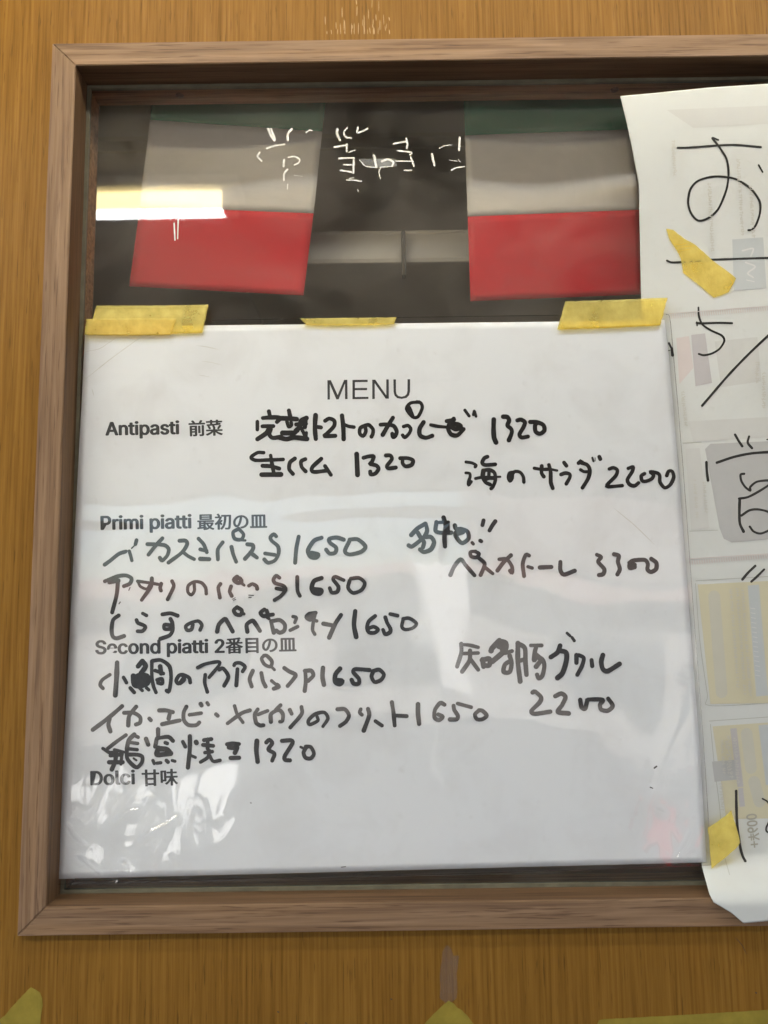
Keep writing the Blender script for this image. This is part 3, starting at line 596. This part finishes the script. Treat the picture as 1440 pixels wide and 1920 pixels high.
# イカ・エビ・メヒカリのフリット 1650
writing([(160, 1310, 5.538, [(40,[(382,78),(240,200),(77,323)]),(40,[(255,205),(240,270),(260,340)]),(38,[(402,147),(500,147),(568,190),(568,248),(525,268)]),(40,[(528,83),(480,142),(452,190),(445,278)]),(38,[(665,207),(680,223)]),(40,[(767,122),(840,122),(908,140)]),(38,[(880,142),(865,208)]),(38,[(797,265),(880,247),(980,226)]),(38,[(1050,83),(1022,140),(1022,220),(1070,273),(1150,275),(1183,247)]),(36,[(1082,167),(1203,150)]),(42,[(1198,55),(1207,70)]),(34,[(1265,43),(1278,63)]),(38,[(1357,162),(1375,178)])]),
 (400, 1310, 5.143, [(30,[(205,70),(230,150),(285,228)]),(34,[(352,112),(270,142),(137,238)]),(36,[(428,103),(400,150),(412,230),(450,258),(483,256)]),(32,[(432,152),(523,117)]),(36,[(555,223),(555,152),(600,118),(640,112),(670,150),(665,215),(642,222)]),(36,[(648,63),(600,112)]),(36,[(737,108),(755,145)]),(36,[(850,80),(850,150),(742,278)]),(32,[(1000,172),(1008,212),(930,250),(917,210),(980,150),(1068,132),(1105,190),(1057,268)]),(36,[(1197,102),(1268,102),(1308,160),(1280,220),(1222,263)])]),
 (640, 1300, 4.8, [(32,[(175,143),(165,172),(185,193)]),(36,[(240,140),(250,200),(202,335)]),(32,[(307,250),(350,280),(365,290)]),(34,[(455,80),(470,180),(480,290)]),(34,[(492,200),(588,205)]),(38,[(690,98),(690,180),(700,275)]),(34,[(928,102),(890,87),(842,150),(840,220),(880,240),(913,210),(872,190)]),(36,[(1010,112),(1017,150),(1048,200),(1038,233),(977,235)]),(30,[(1047,92),(1168,125)]),(34,[(1240,152),(1202,190),(1222,233),(1270,233),(1308,200),(1270,157),(1238,152)])])])
# 鶏窯焼き 1320
writing([(160, 1310, 5.538, [(36,[(422,378),(330,442),(232,518)]),(36,[(182,517),(250,560),(288,560)]),(30,[(302,530),(398,555)]),(40,[(262,590),(378,580)]),(42,[(247,660),(388,660)]),(42,[(320,562),(310,650),(275,735)]),(30,[(380,562),(370,680)]),(40,[(508,372),(452,430),(430,520)]),(36,[(502,377),(548,400)]),(34,[(442,452),(543,465)]),(36,[(442,520),(538,530)]),(40,[(430,520),(435,620),(490,688),(540,713),(588,660),(590,602),(540,582),(452,580)]),(22,[(502,620),(530,640)]),
 (40,[(630,417),(653,478)]),(40,[(755,318),(755,390)]),(38,[(742,412),(860,397),(910,438)]),(40,[(740,422),(725,498)]),(34,[(830,457),(850,465)]),(50,[(760,512),(742,580),(820,578),(885,568)]),(54,[(782,520),(840,525),(870,550)]),(34,[(702,642),(715,673)]),(34,[(742,670),(783,665)]),(36,[(842,642),(858,658)]),(32,[(902,642),(930,650)]),
 (38,[(1012,447),(1038,498)]),(42,[(1085,390),(1085,520),(1065,715)]),(46,[(1150,450),(1155,460)]),(30,[(1102,592),(1143,610)]),(38,[(1232,430),(1308,420)]),(38,[(1222,480),(1328,490)]),(40,[(1270,422),(1270,518)]),(34,[(1242,560),(1318,550)]),(36,[(1290,542),(1270,610),(1197,658)]),(34,[(1290,592),(1328,650),(1398,640)])]),
 (400, 1310, 5.143, [(36,[(132,440),(190,432),(248,437)]),(40,[(150,470),(190,475),(230,465),(208,522)]),(40,[(167,572),(248,570)]),(42,[(420,408),(415,500),(427,608)]),(36,[(510,422),(540,397),(568,430),(530,490),(588,530),(567,598)]),(38,[(662,407),(748,402),(763,430),(690,550),(692,590),(738,595)]),(36,[(900,462),(870,520),(890,570),(940,575),(970,530),(940,467),(890,462)]),(24,[(842,466),(870,480)])])])
# marks and creases on the sheet
S = Strokes(y_menu, .0002)
crop(S, 1220, 470, 6.195, [(26,[(212,1075),(235,1120)]),(34,[(245,1135),(255,1215)]),(8,[(205,1162),(225,1158)])])
S.build('ink_blot', INK, menu)
for q, w in (([(1227,1440),(1231,1437)], 3.2), ([(1219,1476),(1224,1478)], 2), ([(640,1626),(648,1625)], 1.6), ([(470,1505),(471,1506)], 1.6)):
    S = Strokes(y_menu, .0002); S.line(q, w); S.build('ink_speck', INK, menu)
CREASE = mottled('crease_shade', (.50, .50, .48), (.60, .60, .58), 90, .7)
S = Strokes(y_menu, .00016)
for w, q in ((1.5, [(160,711),(205,675),(250,642),(268,630)]), (1.0, [(161,659),(186,654),(205,642),(222,630)]), (1.6, [(1150,952),(1172,970),(1190,985),(1228,1022)]), (1.5, [(368,648),(386,650),(412,656)]), (1.0, [(378,677),(398,680),(418,685)]), (.9, [(372,703),(395,707)]), (1.2, [(172,728),(176,742)])):
    S = Strokes(y_menu, .00016); S.line(q, w, taper=(.8, .8)); S.build('crease', CREASE, menu)

# clear sleeve: slightly wavy everywhere, crinkled at the lower corners and along the right edge
RIDGES = [([(1303,1538),(1300,1560),(1290,1581),(1272,1609)], 1.0), ([(1300,1600),(1284,1607),(1270,1621)], .9), ([(1292,1255),(1304,1300),(1312,1400),(1316,1430)], .9), ([(1250,1492),(1254,1471),(1257,1452)], .55), ([(1236,1521),(1243,1526)], .8),
    ([(263,1580),(285,1560),(310,1548),(331,1534)], 1.0), ([(213,1545),(240,1522),(258,1520)], .8), ([(121,1552),(136,1574),(152,1586)], 1.0), ([(278,1588),(285,1605),(287,1642)], .7), ([(231,1620),(235,1647)], .8), ([(147,1612),(165,1628),(184,1644)], .8), ([(1276,1270),(1290,1278)], .7)]
def seg_dist(u, v, q):
    p = Vector((u, v)); best = 1e9
    for a, b in zip(q, q[1:]):
        a, b = Vector(a), Vector(b); d = b - a; t = clamp((p - a).dot(d)/d.length_squared); best = min(best, (p - a - d*t).length)
    return best
def crinkle(u, v):
    y = .00035*noise.noise((u*.0045, v*.0035, 1.3)) + .00016*noise.noise((u*.012, v*.010, 4.1))
    y += .0005*math.exp(-((v - 962 - 14*math.sin(u*.006))/16.0)**2)*(.25 + .15*math.sin(u*.011))*sst(1000, 880, u)
    k = math.exp(-(((u - 240)/125.0)**2 + ((v - 1560)/80.0)**2)) + .55*math.exp(-(((u - 1262)/60.0)**2 + ((v - 1535)/95.0)**2)) + .35*math.exp(-(((u - 1305)/22.0)**2 + ((v - 1380)/110.0)**2)) + .2*math.exp(-(((u - 880)/70.0)**2 + ((v - 1020)/50.0)**2))
    if k > .01:
        r1 = 1 - abs(noise.noise((u*.020 + .004*v, v*.011, 7.7)))*2; r2 = 1 - abs(noise.noise((u*.045, v*.03, 2.2)))*2
        y -= k*(.0011*r1*r1 + .00014*r2)
    for q, am in RIDGES:
        if q[0][0] - 90 < u < q[0][0] + 90 and min(q[0][1], q[-1][1]) - 20 < v < max(q[0][1], q[-1][1]) + 20:
            d = seg_dist(u, v, q)
            if d < 16: y -= .0019*am*math.exp(-(d/5.5)**2)
    return y - .0010
ef = coons([(0, 157, 601), (.22, 398, 600), (.81, 1045, 591), (.985, 1249, 588), (1, 1254, 594)], [(0, 103, 1657), (.32, 500, 1648), (.73, 1000, 1633), (1, 1334, 1622)],
           [(0, 157, 601), (1, 103, 1657)], [(0, 1254, 594), (.01, 1258, 604), (.065, 1263, 668), (.27, 1281, 880), (.78, 1320, 1405), (1, 1334, 1622)])
sheet('sleeve', ef, 440, 390, y_menu, FILM, menu, 0, crinkle)
EDGE = see_through_gloss('film_edge', (.60, .60, .58), .10, .2)
S = Strokes(lambda u, v: y_menu(u, v) - .00115, 0)
S.line([(1249,589),(1256,597),(1263,668),(1281,880),(1300,1140),(1320,1405),(1333,1621)], 1.6, wob=0); S.line([(1333,1622),(1000,1634),(500,1649),(103,1658)], 1.4, wob=0); S.line([(398,600),(1045,591)], 1.5, wob=0)
S.build('sleeve_edge', EDGE, menu)

# ------------------------------------------------------------------ strips of yellow tape
def tape_strip(label, top, bottom, surf, m, nu=40, nv=10, rag=2.6, seed=0):
    a, b, c, d = top[0], top[-1], bottom[0], bottom[-1]
    def par(pts):
        n = len(pts) - 1; return [(i/n, *q) for i, q in enumerate(pts)]
    base = coons(par(top), par(bottom), [(0, *a), (1, *c)], [(0, *b), (1, *d)])
    def e(s, t):
        u, v = base(s, t); end = max(0, abs(s - .5)*2 - .9)*10
        return (u + end*rag*noise.noise((s*9, t*7, seed)), v + .5*noise.noise((s*14, t*3, seed + 5)))
    o = sheet('tape', e, nu, nv, surf, m, None, .00012, lambda u, v: -.00014*noise.noise((u*.05, v*.05, seed)) )
    return tag(o, label, 'tape', 'strips of yellow masking tape')
def y_top(u, v): return y_menu(u, v) - .0021 + .0050*sst(600, 575, v)*.6
tape_strip('wide yellow tape on the upper left corner of the menu', [(181,573),(285,573),(391,571)], [(165,624),(270,627),(379,624)], y_top, TAPE, seed=1)
def y_top2(u, v): return y_top(u, v) - .0007
tape_strip('short yellow tape strip laid over the wide one at the menu upper left corner', [(162,598),(240,597),(330,597)], [(158,628),(240,629),(319,628)], y_top2, TAPE, seed=2)
tape_strip('thin yellow tape strip on the middle of the menu top edge', [(562,597),(650,596),(743,595)], [(575,609),(650,610),(739,608)], y_top, TAPE, seed=3)
def y_tr(u, v): return min(y_menu(u, v), y_fly(u, v)) - .0021
tape_strip('wide yellow tape on the upper right corner of the menu', [(1060,565),(1155,562),(1252,558)], [(1045,618),(1140,615),(1238,610)], y_tr, TAPE, seed=4)

def tape_poly(label, pts, surf, m, lift=.0006, seed=0):
    q = []
    for a, b in zip(pts, pts[1:] + pts[:1]):
        n = max(1, int((Vector(b) - Vector(a)).length/6))
        for k in range(n):
            t = k/n; u = a[0] + (b[0]-a[0])*t; v = a[1] + (b[1]-a[1])*t
            if 0 < k: u += .9*noise.noise((u*.12, v*.12, seed)); v += .9*noise.noise((u*.12, v*.12, seed + 9))
            q.append((u, v))
    bm = bmesh.new(); f = bm.faces.new([bm.verts.new(px(u, v, surf(u, v) - lift)) for u, v in q]); f.normal_update()
    bmesh.ops.triangulate(bm, faces=[f]); bmesh.ops.recalc_face_normals(bm, faces=bm.faces)
    o = bmobj('tape', bm, m); md = o.modifiers.new('thickness', 'SOLIDIFY'); md.thickness = .00012; md.offset = 0
    return tag(o, label, 'tape', 'strips of yellow masking tape')
tape_poly('crumpled yellow tape stuck over the pen line on the notice', [(1249,429),(1262,431),(1282,447),(1305,460),(1338,490),(1367,511),(1380,522),(1374,534),(1366,548),(1352,554),(1338,558),(1312,536),(1281,511),(1277,486),(1268,468),(1256,450)], y_fly, TAPE, seed=3)
S = Strokes(y_fly, .00075)
FOLD = washi('tape_fold', (.60, .46, .08), .6)
for w, q in ((1.6, [(1263,457),(1275,459),(1290,455)]), (1.6, [(1268,466),(1285,462),(1306,461)]), (1.2, [(1270,470),(1283,469),(1300,466)]), (2.2,[(1368,520),(1374,530),(1366,540)])): S.line(q, w, taper=(.7, .7))
tp = [x for x in bpy.data.objects if x.name.startswith('tape') and 'crumpled' in x.get('label', '')][0]
S.build('fold', FOLD, tp)
tape_poly('yellow tape diamond beside the lower right corner of the menu', [(1327,1552),(1345,1541),(1364,1527),(1371,1519),(1374,1531),(1381,1552),(1386,1570),(1388,1580),(1380,1591),(1360,1608),(1340,1624),(1334,1629),(1333,1612),(1330,1580)], lambda u, v: min(y_prt(u, v), y_menu(u, v) - .0012), TAPE, .0008, seed=6)
flat = lambda u, v: 0.0
tape_poly('dull yellow tape end with a rounded tip in the lower left corner', [(-30,1935),(8,1905),(34,1875),(52,1856),(58,1851),(66,1855),(75,1861),(79,1872),(80,1885),(77,1903),(75,1925),(70,1960),(-40,1960)], flat, TAPE_OLD, .0003, seed=8)
tape_poly('pointed dull yellow tape end under the pale glue mark', [(841,1876),(850,1881),(857,1889),(866,1894),(876,1904),(888,1920),(900,1955),(780,1955),(797,1919),(812,1902),(826,1889)], flat, TAPE_OLD, .0003, seed=9)
tape_poly('long dull yellow tape along the bottom right below the window', [(1120,1920),(1123,1913),(1132,1911),(1210,1907),(1300,1902),(1400,1896),(1500,1890),(1500,1960),(1116,1960)], flat, TAPE_OLD, .0003, seed=10)

# marks on the wall: a pale glue scar and painted streaks for lamp glints on the varnish, part of the wall
GLUE = see_through_gloss('glue_residue', (.86, .84, .80), .05, .35, (.62, .52, .44), .09)
S = Strokes(flat, .0002)
S.poly([(838,1771),(846,1780),(851,1792),(861,1792),(859,1805),(856,1830),(858,1855),(856,1872),(846,1880),(836,1880),(824,1872),(826,1850),(824,1830),(828,1805),(829,1785)])
S.build('glue_scar', GLUE, wall)
GLINT = mottled('painted_glint', (.34, .21, .075), (.42, .27, .11), 200, .4)
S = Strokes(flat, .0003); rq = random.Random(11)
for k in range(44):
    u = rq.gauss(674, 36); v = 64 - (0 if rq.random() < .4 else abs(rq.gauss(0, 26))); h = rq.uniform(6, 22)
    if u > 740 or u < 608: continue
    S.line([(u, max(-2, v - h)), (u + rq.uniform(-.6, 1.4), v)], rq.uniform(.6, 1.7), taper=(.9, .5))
S.build('glint_streak', GLINT, wall)
S = Strokes(flat, .0003)
for u, v in ((521, 1897), (733, 1873), (1417, 1861), (573, 1918)): S.line([(u, v), (u + 1.5, v + 1)], 2.4)
S.line([(1378,1757),(1392,1773),(1400,1790)], 1.0, taper=(.8, .8)); S.build('speck', mat('dark_speck', (.05, .025, .012), .6), wall)

# ------------------------------------------------------------------ what stands in front of the window and shows in the glass and the sleeve
road = meshobj('ground', [(-60, -60, GROUND), (60, -60, GROUND), (60, 1, GROUND), (-60, 1, GROUND)], [(0, 1, 2, 3)], mottled('asphalt', (.050, .050, .052), (.072, .071, .070), 3, .85)); tag(road, kind='structure')
CEIL = mottled('porch_boards', (.060, .050, .038), (.085, .070, .052), 6, .8)
o = boxobj('porch_ceiling', -2.2, 2.6, -1.75, -.002, .70, .78, CEIL); tag(o, kind='structure')
o = boxobj('porch_beam', -2.2, 2.6, -1.85, -1.755, .30, .80, CEIL, None, .01); tag(o, kind='structure')

ENAMEL = mottled('lamp_enamel', (.70, .66, .52), (.76, .72, .60), 8, .4)
def glow(name, col, k):
    m = bpy.data.materials.new(name); m.use_nodes = True; e = m.node_tree.nodes['Principled BSDF']
    e.inputs['Base Color'].default_value = (.8, .8, .75, 1); e.inputs['Emission Color'].default_value = (*col, 1); e.inputs['Emission Strength'].default_value = k; return m
def ceiling_lamp(x0, x1, yc, z, k, label):
    lamp = empty('ceiling_lamp', ((x0+x1)/2, yc, .70)); tag(lamp, label, 'lamp', 'fluorescent lamps under the porch ceiling')
    bpy.context.view_layer.update()
    keep_world(boxobj('housing', x0 - .03, x1 + .03, yc - .035, yc + .035, z + .0305, .699, ENAMEL, None, .005), lamp)
    keep_world(boxobj('diffuser', x0, x1, yc - .018, yc + .0115, z, z + .030, glow('lamp_glow', (.96, .98, 1.0), k), None, .003), lamp)
    keep_world(boxobj('lens', x0, x1, yc + .012, yc + .016, z, z + .030, glow('yellowed_lens_glow', (1, .80, .38), k*.42), None, .001), lamp)
    for x in (x0 - .022, x1 + .0005): keep_world(boxobj('end_cap', x, x + .0215, yc - .019, yc + .017, z - .002, z + .030, ENAMEL, None, .002), lamp)
ceiling_lamp(-2.0, -.262, -.65, .650, LAMP, 'long lit fluorescent lamp whose yellow strip reflects in the window glass')
ceiling_lamp(-.35, .95, -.27, .655, LAMP_2, 'shorter lit fluorescent lamp close above the window wall')

WG = mat('window_dark', (.04, .05, .06), .1)
FAC = mottled('sunlit_render', (.34, .32, .30), (.42, .39, .37), .8, .85)
house = empty('house', (0, -8, GROUND)); tag(house, 'low pale house across the street, seen only as a reflection in the sleeve', 'house')
bpy.context.view_layer.update()
keep_world(boxobj('wall', -9, 7, -11, -8, GROUND, .15, FAC), house)
keep_world(boxobj('roof', -9.3, 7.3, -11.2, -7.7, .151, .32, mottled('roof_sheet', (.34, .22, .20), (.42, .28, .25), 2, .6)), house)
for k in range(6):
    keep_world(boxobj('shutter', -7.4 + k*2.3, -6.2 + k*2.3, -8.0 + .002, -7.95, GROUND + .35, -.25, WG), house)
h2 = empty('house', (5.2, -8.3, GROUND)); tag(h2, 'taller brown house across the street, dimming the right half of the sleeve reflection', 'house')
bpy.context.view_layer.update()
keep_world(boxobj('wall', 1.35, 10, -12, -8.3, GROUND, 3.2, mottled('brown_siding', (.16, .13, .12), (.21, .175, .165), 1.2, .8)), h2)
keep_world(boxobj('window', 2.2, 3.6, -8.298, -8.25, -.6, .4, WG), h2); keep_world(boxobj('window', 4.6, 6.0, -8.298, -8.25, -.6, .4, WG), h2)
ban = empty('added_banner', (.30, -5.0, GROUND)); tag(ban, 'white cloth on a pole, added across the street for a pale sleeve streak', 'added_banner')  # added for the bright streak it reflects into the sleeve
bpy.context.view_layer.update()
bm = bmesh.new(); bmesh.ops.create_cone(bm, cap_ends=True, segments=12, radius1=.014, radius2=.014, depth=1.7, matrix=Matrix.Translation((.285, -5.0, GROUND + .85)))
keep_world(bmobj('pole', bm, mat('added_pole_plastic', (.6, .6, .58), .4)), ban)  # pole of the added banner
bm = bmesh.new(); rows_ = []
for j in range(19):
    z = .22 - .95*j/18; rows_.append([bm.verts.new((.30 + .32*i/8, -5.0 + .02*math.sin(i*.9 + j*.35), z)) for i in range(9)])
for j in range(18):
    for i in range(8): bm.faces.new((rows_[j][i], rows_[j+1][i], rows_[j+1][i+1], rows_[j][i+1]))
o = bmobj('cloth', bm, mat('added_banner_cloth', (.82, .80, .79), .8), None, True); o.modifiers.new('thickness', 'SOLIDIFY').thickness = .002; keep_world(o, ban)  # cloth of the added banner
GLARE_WHITE = mottled('glare_board_white', (.80, .80, .78), (.84, .84, .82), 4, .5)  # boards added and tilted to the sun, for bright glare in the sleeve
glare_grp = empty('glare_boards', (-1.4, -4.05, GROUND)); tag(glare_grp, 'slanted white boards added across the street to throw bright blocks into the crinkled sleeve', 'reflector boards')
bpy.context.view_layer.update()
for k, (xc, hw) in enumerate(((-1.78, .09), (-1.55, .05), (-1.36, .10), (-1.13, .07), (-.94, .08))):
    q = boxobj('board', -hw, hw, -.015, .015, -.20, .20, GLARE_WHITE, None, .008)  # one of the added glare boards
    q.matrix_world = Matrix.Translation((xc, -4.05, GROUND + .20)) @ Matrix.Rotation(math.radians(48), 4, 'X')
    bpy.context.view_layer.update(); keep_world(q, glare_grp)
keep_world(boxobj('rail', -1.9, -.84, -4.10, -4.06, GROUND + .01, GROUND + .05, GLARE_WHITE), glare_grp)  # base rail of the added glare boards
RED = mottled('red_plastic', (.50, .02, .025), (.60, .03, .03), 6, .35)
crate = empty('crate', (1.28, -3.75, GROUND)); tag(crate, 'red plastic crate on the street, glowing red in the lower right of the sleeve', 'crate')
bpy.context.view_layer.update()
bm = bmesh.new(); cx, cy, w_, h_ = 1.34, -3.75, .15, .36
for dx in (-1, 1): box_bm(bm, cx + dx*w_ - .02, cx + dx*w_ + .02, cy - .16, cy + .16, GROUND, GROUND + h_)
for dy in (-1, 1): box_bm(bm, cx - w_ + .021, cx + w_ - .021, cy + dy*.16 - .02, cy + dy*.16 + .02, GROUND, GROUND + h_ - .002)
box_bm(bm, cx - w_ + .022, cx + w_ - .022, cy - .138, cy + .138, GROUND + .004, GROUND + .03)
o = bmobj('body', bm, RED); keep_world(o, crate)
